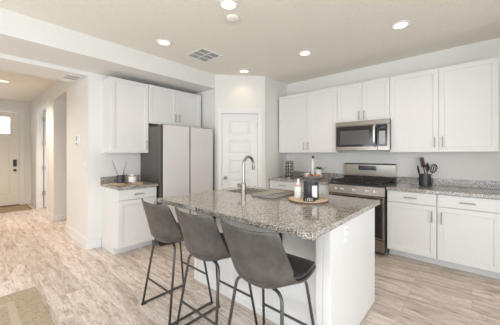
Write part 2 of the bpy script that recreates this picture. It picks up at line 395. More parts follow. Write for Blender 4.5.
# ------------------------------------------------------------------ cabinets
def handle(parent, x, z, y, vertical, L=.135, mname='pull'):
    b = B(); r = .0055
    if vertical:
        tube(b, [(0, -.03, -L/2), (0, -.03, L/2)], r); [tube(b, [(0, 0, s*L*.38), (0, -.03, s*L*.38)], .004, 8) for s in (-1, 1)]
    else:
        tube(b, [(-L/2, -.03, 0), (L/2, -.03, 0)], r); [tube(b, [(s*L*.38, 0, 0), (s*L*.38, -.03, 0)], .004, 8) for s in (-1, 1)]
    return link('handle', b, M[mname], parent, smooth=True, loc=(x, y, z))
def cabinet(name, label, cat, loc, rotz, w, depth, z0, z1, doors=(), drawers=(), toe=0, group=None):
    """local frame: width +x, doors face -y with their front at y=0, back at y=depth"""
    t = thing(name, label, cat, loc, rotz, group); g = .0015; th = .02
    b = B()
    if toe:
        box(b, 0, w, th+.001, depth, z0, z1); box(b, 0, w, .14, depth, 0, z0)
    else: box(b, 0, w, th+.001, depth, z0, z1)
    link('cabinet_body', b, M['cab'], t)
    for (x0, x1, a, c, hx, hz) in doors:
        b = B(); shaker(b, x0+g, x1-g, a+g, c-g, th, 0)
        o = link('door', b, M['cab'], t, bevel=.0015)
        if hx is not None: handle(o, hx, hz, 0, True)
    for (x0, x1, a, c) in drawers:
        b = B(); box(b, x0+g, x1-g, 0, th, a+g, c-g)
        o = link('drawer', b, M['cab'], t, bevel=.0025)
        handle(o, (x0+x1)/2, (a+c)/2, 0, False)
    return t
# ---- uppers on the range wall
UY, UB, UT = 3.91, 1.365, 2.42
X = [-2.74, -2.157, -1.612, -1.232, -.858, -.311, .228]
UD = YW-UY-.002
w = X[2]-X[0]; m_ = X[1]-X[0]
cabinet('wall_cabinet', 'white two-door shaker wall cabinet left of the microwave', 'cabinet', (X[0], UY, 0), 0, w-.002, UD, UB, UT,
        [(0, m_, UB, UT, m_-.045, 1.48), (m_, w-.002, UB, UT, m_+.04, 1.48)], group='white wall cabinets')
w = X[4]-X[2]; m_ = X[3]-X[2]
cabinet('wall_cabinet', 'short white two-door wall cabinet directly above the microwave', 'cabinet', (X[2], UY, 0), 0, w-.002, UD, 1.835, UT,
        [(0, m_, 1.835, UT, m_-.035, 1.92), (m_, w-.002, 1.835, UT, m_+.035, 1.92)], group='white wall cabinets')
w = X[6]-X[4]; m_ = X[5]-X[4]
cabinet('wall_cabinet', 'tall white two-door wall cabinet right of the microwave', 'cabinet', (X[4], UY, 0), 0, w, UD, UB, UT,
        [(0, m_, UB, UT, m_-.04, 1.49), (m_, w, UB, UT, m_+.04, 1.49)], group='white wall cabinets')
# ---- bases on the range wall
BY = 3.63; BD = YW-BY-.003
def base(x0, x1, label, hside, dep=BD, loc=None, rotz=0):
    w = x1-x0-.002
    return cabinet('base_cabinet', label, 'cabinet', loc or (x0, BY, 0), rotz, w, dep, .1, .874, [(.002, w-.002, .108, .722, (w-.045) if hside > 0 else .042, .60)],
                   [(.002, w-.002, .728, .868)], toe=1, group='white base cabinets')
base(-2.755, -2.18, 'white base cabinet in the corner beside the pantry door', 1)
base(-2.18, -1.612, 'white base cabinet against the left side of the range', -1)
base(-.832, -.305, 'white base cabinet touching the right side of the range', 1)
base(-.305, .235, 'white base cabinet at the right end of the range wall', -1)
base(.235, .80, 'white base cabinet past the right edge of the photo', -1)
for nm, x0, x1, lab in (('countertop', -2.765, -1.61, 'short speckled granite countertop with backsplash left of the range'), ('countertop', -.836, .83, 'long speckled granite countertop with backsplash right of the range')):
    t = thing(nm, lab, 'countertop', (0, 0, 0), 0, 'granite perimeter countertops')
    b = B(); box(b, x0, x1, 3.6, YW-.001, .876, .914); link('counter_slab', b, M['granite'], t, bevel=.004, seg=2)
    b = B(); box(b, x0, x1, YW-.022, YW-.001, .9145, 1.007); link('backsplash', b, M['granite'], t, bevel=.002)
# ---- left run beside the fridge (faces +x)
LX = -3.42
base(0, .535, 'white base cabinet with one drawer standing left of the fridge', 1, dep=LX-XW, loc=(LX, 1.277, 0), rotz=PI/2)
t = thing('countertop', 'small speckled granite countertop beside the fridge', 'countertop', (0, 0, 0), 0, 'granite perimeter countertops')
b = B(); box(b, XW+.001, LX+.03, 1.262, 1.822, .876, .914); link('counter_slab', b, M['granite'], t, bevel=.004, seg=2)
b = B(); box(b, XW+.001, XW+.021, 1.262, 1.822, .9145, 1.007); link('backsplash', b, M['granite'], t, bevel=.002)
UX = -3.72
cabinet('wall_cabinet', 'white one-door wall cabinet left of the fridge above the small counter', 'cabinet', (UX, 1.292, 0), PI/2, .541, UX-XW, 1.357, 2.412,
        [(0, .541, 1.357, 2.412, .505, 1.48)], group='white wall cabinets')
cabinet('wall_cabinet', 'white two-door wall cabinet directly above the fridge', 'cabinet', (UX, 1.835, 0), PI/2, .995, UX-XW, 1.815, 2.418,
        [(0, .49, 1.815, 2.418, .455, 1.94), (.49, .995, 1.815, 2.418, .53, 1.94)], group='white wall cabinets')

# ------------------------------------------------------------------ fridge
t = thing('refrigerator', 'tall refrigerator with pale glossy side-by-side doors and dark grey sides', 'refrigerator', (-3.3, 1.838, 0), PI/2)
FW = .925
b = B(); box(b, 0, FW, .075, .70, .03, 1.755); link('cabinet_body', b, M['steel_dark'], t, bevel=.004)
fx = .462
for x0, x1 in ((0, fx-.004), (fx+.004, FW)):
    b = B(); box(b, x0, x1, .008, .068, .10, 1.765); o = link('door', b, M['black'], t, bevel=.003)
    b = B(); box(b, x0+.006, x1-.006, 0, .0078, .103, 1.762); link('glass_panel', b, M['fridge_panel'], o, bevel=.002)
b = B(); box(b, 0, FW, .05, .12, .015, .09); 
for i in range(14): box(b, .03+i*.062, .07+i*.062, .044, .05, .03, .075)
link('base_grille', b, M['black'], t)
b = B()
b.free()
for x in (.05, FW-.05):
    for y in (.15, .6):
        b = B(); lathe(b, [(.022, 0), (.022, .03)], 12, (x, y, 0)); link('levelling_foot', b, M['black'], t)
for x in (.01, FW-.09):
    b = B(); box(b, x, x+.08, .08, .15, 1.756, 1.778); link('hinge_cover', b, M['steel_dark'], t, bevel=.004)

# ------------------------------------------------------------------ range
RX0, RX1, RF = -1.605, -.843, 3.56
t = thing('range', 'stainless steel freestanding range with black cooktop and five knobs', 'stove', (RX0, RF, 0)); RW = RX1-RX0
b = B(); box(b, 0, RW, .05, .66, .04, .90); box(b, .03, RW-.03, .1, .6, 0, .04); link('oven_body', b, M['black'], t, bevel=.003)
b = B(); box(b, -.0, RW, -.005, .60, .902, .922); box(b, 0, RW, .60, .66, .902, .99); link('cooktop', b, M['black'], t, bevel=.004, seg=2)
# burners + grates
for (x, y, r) in ((.17, .17, .045), (.17, .43, .035), (.38, .30, .04), (.59, .17, .045), (.59, .43, .035)):
    b = B(); lathe(b, [(r+.012, 0), (r+.012, .008), (r, .010), (r, .018), (r*.9, .021), (.001, .021)], 20); link('burner', b, M['iron'], t, smooth=True, loc=(x, y, .923))
for (x0, x1) in ((.025, .262), (.266, .496), (.50, .737)):
    b = B(); z = .957
    for x in (x0, x1-.012): box(b, x, x+.012, .045, .555, z-.012, z)
    for y in (.045, .17, .30, .43, .543): box(b, x0, x1, y, y+.012, z-.012, z)
    xm = (x0+x1)/2; box(b, xm-.006, xm+.006, .045, .555, z-.012, z)
    for x in (x0, x1-.012):
        for y in (.045, .543): box(b, x, x+.012, y, y+.012, .923, z-.012)
    link('grate', b, M['iron'], t)
# sloped control panel
b = B(); pr = [(0.0, .782), (.05, .782), (.05, .90), (.022, .90)]
a = [b.verts.new((0, y, z)) for y, z in pr]; c = [b.verts.new((RW, y, z)) for y, z in pr]; b.faces.new(a); b.faces.new(c[::-1])
for i in range(4): b.faces.new([a[i], a[(i+1) % 4], c[(i+1) % 4], c[i]])
link('control_panel', b, M['steel'], t)
for x in (.12, .21, .375, .545, .645):
    b = B(); lathe(b, [(.024, .004), (.024, -.004), (.019, -.008), (.017, -.034), (.014, -.037), (.001, -.037)], 20, axis='Y'); k = link('knob', b, M['handle_steel'], t, smooth=True, loc=(x, .011, .84)); k.rotation_euler.x = -math.radians(10)
# oven door
b = B(); box(b, .006, RW-.006, 0, .048, .215, .775); link('oven_door', b, M['steel'], t, bevel=.004, seg=2); od = bpy.context.scene.collection.objects[-1]
b = B(); box(b, .03, RW-.03, -.004, -.0005, .235, .685); link('oven_window', b, M['black_gloss'], od, bevel=.002)
b = B(); tube(b, [(.04, -.055, .735), (RW-.04, -.055, .735)], .013, 14); [box(b, x-.012, x+.012, -.05, 0, .722, .748) for x in (.07, RW-.07)]; link('oven_handle', b, M['steel'], od, smooth=True)
b = B(); box(b, .006, RW-.006, 0, .048, .05, .208); link('storage_drawer', b, M['steel'], t, bevel=.004, seg=2)
# backguard
b = B(); box(b, 0, RW, .625, .667, .991, 1.178); link('backguard', b, M['steel'], t, bevel=.005, seg=2); bgd = bpy.context.scene.collection.objects[-1]
b = B(); box(b, 0, RW, .62, .668, 1.179, 1.192); link('backguard_trim', b, M['black'], bgd, bevel=.003)
b = B(); box(b, .235, .50, .620, .6248, 1.085, 1.155); link('control_display', b, M['black_gloss'], bgd)
b = B()
for i in range(6):
    for j in range(2): box(b, .26+i*.036, .285+i*.036, .6185, .62, 1.095+j*.03, 1.112+j*.03)
link('display_buttons', b, M['screen'], bgd)

# ------------------------------------------------------------------ microwave
MX0, MY = -1.608, 3.84
t = thing('microwave', 'stainless over-the-range microwave with black glass door and keypad', 'microwave', (MX0, MY, 1.392)); MW, MH = .764, .438
b = B(); box(b, 0, MW, .03, .395, .02, MH); box(b, .01, MW-.01, .06, .39, 0, .02); link('microwave_body', b, M['black'], t, bevel=.003)
b = B(); box(b, 0, MW, 0, .03, MH-.062, MH); link('vent_grille', b, M['steel'], t, bevel=.003)
b = B(); box(b, .608, MW, .0, .03, .0, MH-.064)
link('keypad_panel', b, M['steel'], t, bevel=.003); kp = COL.objects[-1]
b = B(); box(b, .612, .735, -.004, 0, .058, MH-.072); link('keypad', b, M['black_gloss'], kp)
b = B(); box(b, .65, .71, -.0055, -.004, .31, .335); link('clock_display', b, M['screen'], kp)
b = B()
for i in range(3):
    for j in range(6): box(b, .632+i*.028, .65+i*.028, -.0055, -.004, .09+j*.034, .100+j*.034)
box(b, .632, .706, -.0048, -.004, .088, .272)
link('keypad_buttons', b, M['grey_plastic'], kp)
b = B(); box(b, 0, .606, 0, .03, 0, MH-.064); link('microwave_door', b, M['steel'], t, bevel=.003); md = COL.objects[-1]
b = B(); box(b, .012, .604, -.004, 0, .058, MH-.072); link('door_glass', b, M['black_gloss'], md)
b = B(); box(b, .075, .50, -.0055, -.004, .09, .30); link('window_mesh', b, mat('microwave_mesh', (.10, .095, .085), .2, .1), md)
b = B(); tube(b, fillet([(.575, -.004, .065), (.575, -.055, .10), (.575, -.055, .33), (.575, -.004, .362)], .03), .017, 12); link('door_handle', b, M['handle_steel'], md, smooth=True)

# ------------------------------------------------------------------ island
IX0, IX1, IY0, IY1 = -2.26, -.63, 1.20, 2.50
t = thing('kitchen_island', 'white panelled kitchen island under the speckled granite top', 'kitchen island', (0, 0, 0))
FY = 1.585
b = B(); box(b, -2.205, -.745, FY+.021, 2.40, .0, .68); link('island_body', b, M['cab'], t)
b = B(); box(b, -2.205, -.745, FY+.021, 1.94, .6805, .875); link('upper_rail', b, M['cab'], t)
b = B(); box(b, -2.205, -2.185, 1.9405, 2.40, .6805, .875); link('side_panel', b, M['cab'], t)
b = B(); box(b, -2.184, -1.461, 2.386, 2.40, .80, .875); link('top_rail', b, M['cab'], t)
b = B(); box(b, -1.46, -.745, 1.9405, 2.40, .6805, .875); link('drawer_box', b, M['cab'], t)
# stool side made of framed panels
xs = [-2.205, -1.70, -1.22, -.745]
for x0, x1 in zip(xs, xs[1:]):
    b = B(); shaker(b, x0+.001, x1-.001, .0, .875, FY+.02, FY, rail=.055, rec=.009); link('back_panel', b, M['cab'], t, bevel=.0015)
b = B(); box(b, -.744, -.70, 1.468, 2.42, 0, .875); link('end_post', b, M['cab'], t, bevel=.002)
b = B(); box(b, -.699, -.652, 1.468, 2.42, 0, .875); link('end_panel', b, M['cab'], t, bevel=.002); ep = COL.objects[-1]
b = B(); box(b, -.652, -.646, 1.468, 1.51, 0, .875); link('corner_stile', b, M['cab'], ep, bevel=.001)
b = B(); box(b, -.652, -.64, 1.468, 2.42, 0, .018); link('shoe_moulding', b, M['shoe'], ep, bevel=.004)
b = B(); box(b, -2.205, -.745, FY-.012, FY, 0, .018); link('shoe_moulding', b, M['shoe'], t, bevel=.004)
# kitchen side doors (away from the camera)
for i, (x0, x1) in enumerate(((-2.203, -1.70), (-1.70, -1.26), (-1.26, -.73))):
    b = B(); shaker(b, -x1+.002, -x0-.002, .11, .865, .02, 0)
    o = link('door', b, M['cab'], t, loc=(0, 2.421, 0)); o.rotation_euler.z = PI
for x in (-1.87, -1.09):
    b = B(); box(b, x-.012, x+.012, FY-.012, FY-.0005, .655, .875); box(b, x-.02, x+.02, FY-.25, FY-.006, .869, .875)
    link('support_bracket', b, M['frame'], t)
# granite top with the sink cut out of it
t = thing('island_countertop', 'large speckled granite island countertop with a sink cutout', 'countertop', (0, 0, 0))
SX0, SX1, SY0, SY1 = -2.125, -1.48, 1.96, 2.368
b = B(); z0, z1 = .8765, .914
def slab(bm, ox, oy, ix, iy):
    for z, fl in ((z0, 1), (z1, 0)):
        O = [bm.verts.new((x, y, z)) for x, y in ((ox[0], oy[0]), (ox[1], oy[0]), (ox[1], oy[1]), (ox[0], oy[1]))]
        I = [bm.verts.new((x, y, z)) for x, y in ((ix[0], iy[0]), (ix[1], iy[0]), (ix[1], iy[1]), (ix[0], iy[1]))]
        for k in range(4): bm.faces.new([O[k], O[(k+1) % 4], I[(k+1) % 4], I[k]])
        if fl: O0, I0 = O, I
    for k in range(4):
        k2 = (k+1) % 4; bm.faces.new([O0[k], O0[k2], O[k2], O[k]]); bm.faces.new([I0[k], I[k], I[k2], I0[k2]])
slab(b, (IX0, IX1), (IY0, IY1), (SX0, SX1), (SY0, SY1))
link('counter_slab', b, M['granite'], t, bevel=.004, seg=2)
t = thing('kitchen_sink', 'stainless undermount sink set in the island countertop', 'sink', (0, 0, 0))
b = B(); z1s = .8755
for (x0, x1, y0, y1) in ((SX0-.015, SX0-.002, SY0-.015, SY1+.015), (SX1+.002, SX1+.015, SY0-.015, SY1+.015)): box(b, x0, x1, y0, y1, .70, z1s)
for (y0, y1) in ((SY0-.015, SY0-.002), (SY1+.002, SY1+.015)): box(b, SX0-.002, SX1+.002, y0, y1, .70, z1s)
box(b, SX0-.015, SX1+.015, SY0-.015, SY1+.015, .69, .70); link('basin', b, M['handle_steel'], t)
b = B(); lathe(b, [(.045, 0), (.045, .004), (.02, .005), (.001, .002)], 20); link('drain', b, M['nickel'], t, smooth=True, loc=((SX0+SX1)/2, (SY0+SY1)/2, .7005))
# faucet
fb = Vector((-1.775, 1.895))
t = thing('faucet', 'brushed nickel gooseneck faucet standing on the island beside the sink', 'faucet', (fb.x, fb.y, .9145))
b = B(); lathe(b, [(.028, 0), (.028, .006), (.026, .008), (.026, .12), (.016, .125)], 24); link('faucet_body', b, M['faucet'], t, smooth=True)
b = B(); P = [(0, 0, .12)]
for i in range(0, 13):
    a = PI*i/12; P.append((.0, .076-.076*math.cos(a), .318+.078*math.sin(a)))
P += [(0, .155, .285)]
tube(b, P, .0155, 14); tube(b, [(0, .1545, .30), (0, .162, .255)], .0185, 14); link('spout', b, M['faucet'], t, smooth=True)
b = B(); tube(b, [(0, 0, .085), (-.055, -.012, .092)], .016, 12); tube(b, [(-.045, -.012, .092), (-.065, -.012, .10)], .019, 12); link('lever', b, M['faucet'], t, smooth=True)
# folded towel draped across the sink rim
t = thing('dish_towel', 'folded taupe striped dish towel lying over the front right corner of the sink', 'towel', (-1.53, 2.075, .9145))
b = B()
for k in range(3): box(b, -.135+.004*k, .14-.004*k, -.185+.003*k, .19-.003*k, .0065+.0062*k, .0125+.0062*k)
link('cloth', b, M['towel'], t, bevel=.0025, seg=2)
b = B(); box(b, -.137, .142, -.187, .192, .0005, .0064); link('dark_edge_layer', b, M['towel_dark'], t, bevel=.002)  # darker bottom layer, showing as a thin dark edge round the cloth
for x in (.045, .095):
    b = B(); box(b, x, x+.022, -.177, .182, .0251, .0262); link('stripe', b, M['towel_dark'], t)
# outlet on the island end
def plate(name, label, cat, loc, rotz, w, h, m, kind='outlet', d=.006):
    t = thing(name, label, cat, loc, rotz)
    b = B(); box(b, -w/2, w/2, -d, 0, -h/2, h/2); link('cover_plate', b, m, t, bevel=.003, seg=2); cp = COL.objects[-1]
    if kind == 'outlet':
        for s in (-1, 1):
            b = B()
            if h > w: box(b, -.017, .017, -d-.002, -d, s*.026-.015, s*.026+.015)
            else: box(b, s*.026-.015, s*.026+.015, -d-.002, -d, -.017, .017)
            k = link('socket', b, m, t, bevel=.002)
            b = B()
            for q in (-.006, .006):
                if h > w: box(b, q-.001, q+.001, -d-.003, -d-.002, s*.026-.005, s*.026+.007)
                else: box(b, s*.026-.005, s*.026+.007, -d-.003, -d-.002, q-.001, q+.001)
            link('slot', b, M['black'], k)
    elif kind == 'switch':
        b = B(); box(b, -.016, .016, -d-.004, -d, -.032, .032); link('rocker', b, m, t, bevel=.002)
    return t
plate('power_outlet', 'white power outlet on the end panel of the island', 'outlet', (-.6518, 1.725, .79), PI/2, .072, .118, M['white_plastic'])
plate('power_outlet', 'horizontal pale power outlet in the granite backsplash near the right counter end', 'outlet', (-.087, YW-.0225, .952), 0, .118, .072, mat('outlet_beige', (.55, .5, .46), .3))

# ------------------------------------------------------------------ counter stools
def stool():
    t = thing('counter_stool', '', 'stool', (0, 0, 0))
    # shell profile (y, z, half width, wing forward, wing up)
    prof = [(.235, .628, .185, 0, .0), (.20, .640, .205, 0, .0), (.12, .634, .222, 0, .004), (.02, .618, .232, 0, .014), (-.07, .600, .232, .0, .055),
            (-.135, .592, .222, .035, .100), (-.178, .614, .220, .085, .090), (-.200, .670, .224, .098, .050), (-.214, .755, .226, .080, .015), (-.230, .835, .223, .060, .006), (-.246, .905, .215, .046, .010), (-.254, .934, .208, .042, .014)]
    def shell(off, w_in, sel):
        b = B(); nu = 17; rows = []
        pr = prof[sel]
        for i, (y, z, hw, wf, wu) in enumerate(pr):
            row = []
            for k in range(nu):
                u = -1+2*k/(nu-1); au = abs(u)
                row.append(b.verts.new((u*(hw-w_in), y+wf*au**2.4, z+.010+wu*au**2.6)))
            rows.append(row)
        for a, c in zip(rows, rows[1:]):
            for k in range(nu-1): b.faces.new([a[k], a[k+1], c[k+1], c[k]])
        return b
    def sol(o, th, off, lv=2):
        s = o.modifiers.new('thick', 'SOLIDIFY'); s.thickness = th; s.offset = off
        u = o.modifiers.new('sub', 'SUBSURF'); u.levels = lv; u.render_levels = lv
        for p in o.data.polygons: p.use_smooth = True
    b = shell(0, 0, slice(0, None)); bmesh.ops.recalc_face_normals(b, faces=b.faces)
    me = bpy.data.meshes.new('backrest'); 
    # make normals point up/forward (inside of the bucket)
    b.faces.ensure_lookup_table(); f = b.faces[8]; f.normal_update()
    if f.normal.z < 0: bmesh.ops.reverse_faces(b, faces=b.faces)
    b.to_mesh(me); b.free(); o = bpy.data.objects.new('bucket_shell', me); COL.objects.link(o); o.parent = t; me.materials.append(M['leather']); sol(o, .016, -1)
    b = shell(0, .010, slice(0, -1)); b.faces.ensure_lookup_table(); f = b.faces[8]; f.normal_update()
    if f.normal.z < 0: bmesh.ops.reverse_faces(b, faces=b.faces)
    me = bpy.data.meshes.new('pad'); b.to_mesh(me); b.free(); o = bpy.data.objects.new('seat_pad', me); COL.objects.link(o); o.parent = t; me.materials.append(M['leather_dark']); sol(o, .018, 1)
    o['label'] = 'dark charcoal inner seat lining'
    # seam line across the back of the shell
    b = B(); pts = []
    for k in range(33):
        u = -.72+1.44*k/32; au = abs(u); pts.append((u*.222, -.207+.096*au**2.4, .652+.065*au**2.6))
    tube(b, pts, .0018, 6); link('seam', b, M['leather'], o, smooth=True)
    # tube frame
    r = .0095
    for s in (-1, 1):
        for nm, (fy, ty) in (('rear', (-.205, -.12)), ('front', (.215, .13))):
            b = B(); P = fillet([(s*.06, ty*.75, .592), (s*.165, ty, .590), (s*.222, fy, .012)], .05); tube(b, P, r, 12); link('leg', b, M['frame'], t, smooth='full')
        b = B(); tube(b, [(s*.222, -.205, .0125), (s*.222, .215, .0125)], r, 12); link('sled_runner', b, M['frame'], t, smooth=True)
        for fy in (-.195, .205):
            b = B(); box(b, s*.222-.013, s*.222+.013, fy-.022, fy+.022, 0, .011); link('glide_foot', b, M['rubber'], t, bevel=.003)
    def legx(z): k = (z-.012)/(.59-.012); return .222-.057*k
    def legy(fy, ty, z): k = (z-.012)/(.59-.012); return fy+(ty-fy)*k
    z = .235
    b = B(); tube(b, [(-legx(z), legy(-.205, -.12, z), z), (legx(z), legy(-.205, -.12, z), z)], r*.85, 10); link('rear_crossbar', b, M['frame'], t, smooth=True)
    z = .265
    b = B(); tube(b, [(-legx(z), legy(.215, .13, z), z), (legx(z), legy(.215, .13, z), z)], r*.9, 10); link('footrest', b, M['frame'], t, smooth=True)
    b = B(); box(b, -.09, .09, -.1, .1, .584, .598); link('mounting_plate', b, M['frame'], t)
    return t
G = 'counter stools along the island'
s1 = stool(); s1.location = (-1.965, 1.23, 0); s1['label'] = 'taupe leather bucket counter stool farthest left, nearest the fridge'; s1['group'] = G
copy_thing(s1, (-1.43, 1.23, 0), 0, 'taupe leather bucket counter stool standing between the two others', G)
copy_thing(s1, (-.918, 1.222, 0), 0, 'taupe leather bucket counter stool closest to the camera, at the island corner', G)

# ------------------------------------------------------------------ things on the island
TX, TY, TZ = -1.113, 2.047, .9145
t = thing('round_tray', 'round light wooden tray on the granite island top', 'tray', (TX, TY, TZ))
b = B(); lathe(b, [(.165, 0), (.172, .004), (.172, .018), (.160, .018), (.160, .010), (.001, .010)], 48); link('tray_base', b, M['lightwood'], t, smooth=True)
b = B(); lathe(b, [(.173, .003), (.1745, .003), (.1745, .014), (.173, .014)], 48, cap=False); link('tray_band', b, M['darkwood'], t)
def rel(dx, dy): return (TX+dx, TY+dy, TZ+.0105)
t = thing('canister', 'black canister with a white label on the round tray', 'canister', rel(.0, .055))
b = B(); lathe(b, [(.066, 0), (.069, .004), (.069, .150), (.066, .154)], 40); link('canister_body', b, M['black_ceramic'], t, smooth=True)
b = B(); n = 8; c0 = -1.05
for i in range(n):
    a0 = -.95+.75*i/n+ .0; a1 = -.95+.75*(i+1)/n
    vs = [b.verts.new((.0698*math.cos(a), .0698*math.sin(a), z)) for a, z in ((a0, .022), (a1, .022), (a1, .128), (a0, .128))]; b.faces.new(vs)
bmesh.ops.remove_doubles(b, verts=b.verts, dist=1e-5)
link('paper_label', b, M['label'], t); lb = COL.objects[-1]; sl = lb.modifiers.new('thick', 'SOLIDIFY'); sl.thickness = .0008; sl.offset = 1
b = B(); lathe(b, [(.070, .1545), (.070, .166), (.02, .169), (.012, .172), (.001, .176)], 40); link('lid', b, M['black_ceramic'], t, smooth=True)
t = thing('soap_bottle', 'white bottle with a rosy band and small cap on the round tray', 'bottle', rel(-.115, .02))
b = B(); lathe(b, [(.034, 0), (.037, .004), (.037, .115), (.034, .125), (.018, .132), (.014, .136)], 28); link('bottle_body', b, M['ceramic'], t, smooth=True)
b = B(); lathe(b, [(.0376, .108), (.0376, .122), (.034, .1285)], 28, cap=False); link('band', b, M['pink'], t, smooth=True)
b = B(); lathe(b, [(.014, .136), (.014, .150), (.009, .152), (.009, .165), (.013, .167), (.013, .178), (.001, .18)], 20); link('cap', b, M['ceramic'], t, smooth=True)
# small wire basket with napkin beads in front of the canister
t = thing('wire_basket', 'small black wire basket in front of the canister on the tray', 'basket', rel(.045, -.062))
b = B()
for z in (.003, .03):
    tube(b, [(.05*math.cos(2*PI*i/24), .05*math.sin(2*PI*i/24), z) for i in range(24)], .0025, 6, closed=True)
for i in range(16):
    a = 2*PI*i/16; tube(b, [(.05*math.cos(a), .05*math.sin(a), .003), (.05*math.cos(a), .05*math.sin(a), .03)], .0035, 6)
link('wire_cage', b, M['black'], t)
t = thing('votive_cup', 'small cream cup inside the wire basket on the tray', 'cup', rel(.045, -.062))
b = B(); lathe(b, [(.026, .001), (.031, .004), (.033, .022), (.030, .022), (.027, .006), (.001, .006)], 24); link('cup_body', b, M['ceramic'], t, smooth=True)

# ------------------------------------------------------------------ things on the range-wall counter, left of the range
t = thing('spice_carousel', 'round chrome spice carousel of five tiers in the counter corner', 'spice rack', (-2.475, 3.845, .9145))
b = B(); lathe(b, [(.075, 0), (.080, .004), (.080, .012), (.01, .014)], 32); link('carousel_base', b, M['steel'], t, smooth=True)
b = B(); tube(b, [(0, 0, .012), (0, 0, .30)], .008, 10); link('centre_post', b, M['steel'], t)
b = B(); lathe(b, [(.08, .292), (.082, .296), (.078, .305), (.001, .308)], 32); link('top_cap', b, M['steel'], t, smooth=True)
for j in range(5):
    z = .016+j*.056
    b = B(); tube(b, [(.082*math.cos(2*PI*i/28), .082*math.sin(2*PI*i/28), z+.004) for i in range(28)], .0032, 6, closed=True); lathe(b, [(.001, z), (.075, z), (.075, z+.003), (.001, z+.003)], 28, cap=False)
    link('tier_ring', b, M['steel'], t, smooth=True)
for i in range(4):
    a = PI/4+i*PI/2; b = B(); tube(b, [(.083*math.cos(a), .083*math.sin(a), .006), (.083*math.cos(a), .083*math.sin(a), .296)], .007, 8); link('side_rail', b, M['steel'], t, smooth=True)
jar0 = None
for j in range(5):
    for i in range(8):
        a = 2*PI*i/8; loc = (-2.475+.054*math.cos(a), 3.845+.054*math.sin(a), .9145+.0196+j*.056)
        if jar0 is None:
            jar0 = thing('spice_jar', 'small dark spice jar with a silver lid held in the spice carousel', 'jar', loc, 0, 'spice jars in the carousel')
            b = B(); lathe(b, [(.016, 0), (.018, .002), (.018, .032), (.015, .035)], 12); link('glass_jar', b, M['tin'], jar0, smooth=True)
            b = B(); lathe(b, [(.017, .0352), (.017, .045), (.001, .0455)], 12); link('lid', b, M['steel'], jar0, smooth=True)
        else: copy_thing(jar0, loc, 0)
CX, CY, CZ = -1.965, 3.78, .9145
t = thing('cake_stand', 'low grey pedestal cake stand on the counter left of the range', 'cake stand', (CX, CY, CZ))
b = B(); lathe(b, [(.07, 0), (.073, .004), (.05, .012), (.03, .02), (.03, .036), (.05, .042)], 36); link('pedestal', b, M['grey_plastic'], t, smooth=True)
b = B(); lathe(b, [(.05, .0425), (.155, .047), (.162, .053), (.158, .057), (.001, .055)], 48); link('plate', b, M['grey_plastic'], t, smooth=True)
ct = CZ+.0575
def c3(dx, dy): return (CX+dx, CY+dy, ct)
t = thing('cup', 'small white cup on the left of the cake stand', 'cup', c3(-.085, -.03))
b = B(); lathe(b, [(.022, 0), (.034, .006), (.037, .055), (.034, .055), (.030, .010), (.001, .008)], 24); link('cup_body', b, M['ceramic'], t, smooth=True)
b = B(); tube(b, fillet([(-.034, 0, .045), (-.058, 0, .045), (-.058, 0, .018), (-.032, 0, .015)], .015), .004, 8); link('cup_handle', b, M['ceramic'], t, smooth=True)
t = thing('oil_bottle', 'tall slim white bottle with dark stopper at the back of the cake stand', 'bottle', c3(-.03, .055))
b = B(); lathe(b, [(.026, 0), (.028, .004), (.028, .19), (.022, .225), (.014, .255), (.013, .295)], 24); link('bottle_body', b, M['ceramic'], t, smooth=True)
b = B(); lathe(b, [(.017, .295), (.018, .33), (.013, .34), (.001, .342)], 16); link('stopper', b, M['black'], t, smooth=True)
t = thing('potted_plant', 'small green plant in a white pot on the cake stand', 'plant', c3(.085, .035))
b = B(); lathe(b, [(.036, 0), (.040, .003), (.050, .118), (.046, .120), (.042, .108), (.001, .107)], 28); link('flower_pot', b, M['ceramic'], t, smooth=True)
b = B()
for i in range(70):
    a = random.uniform(0, 2*PI); e = random.uniform(.25, 1.35); L = random.uniform(.05, .095)
    d = Vector((math.cos(a)*math.cos(e), math.sin(a)*math.cos(e), math.sin(e)*.75)); base_ = Vector((math.cos(a)*random.uniform(0, .028), math.sin(a)*random.uniform(0, .028), .106))
    s = d.cross(Vector((0, 0, 1))).normalized()*.011; tip = base_+d*L; mid = base_+d*L*.55+Vector((0, 0, .003))
    v = [b.verts.new(p) for p in (base_, mid+s, tip, mid-s)]; b.faces.new(v)
link('foliage', b, M['leaf'], t)
for i, (dx, dy, m_, nm, la) in enumerate(((-.02, -.085, 'amber', 'orange_fruit', 'small orange fruit at the front middle of the cake stand'), (.03, -.095, 'berry', 'red_fruit', 'small dark red fruit on the front of the cake stand'), (.078, -.07, 'amber', 'orange_fruit', 'small orange fruit on the front right of the cake stand'), (.118, -.03, 'amber', 'orange_fruit', 'small orange fruit at the right rim of the cake stand'))):
    b = B(); lathe(b, [(.004, 0), (.017, .006), (.023, .020), (.018, .036), (.004, .041)], 16); o = link(nm, b, M[m_], smooth=True, loc=c3(dx, dy)); tag(o, la, 'fruit')

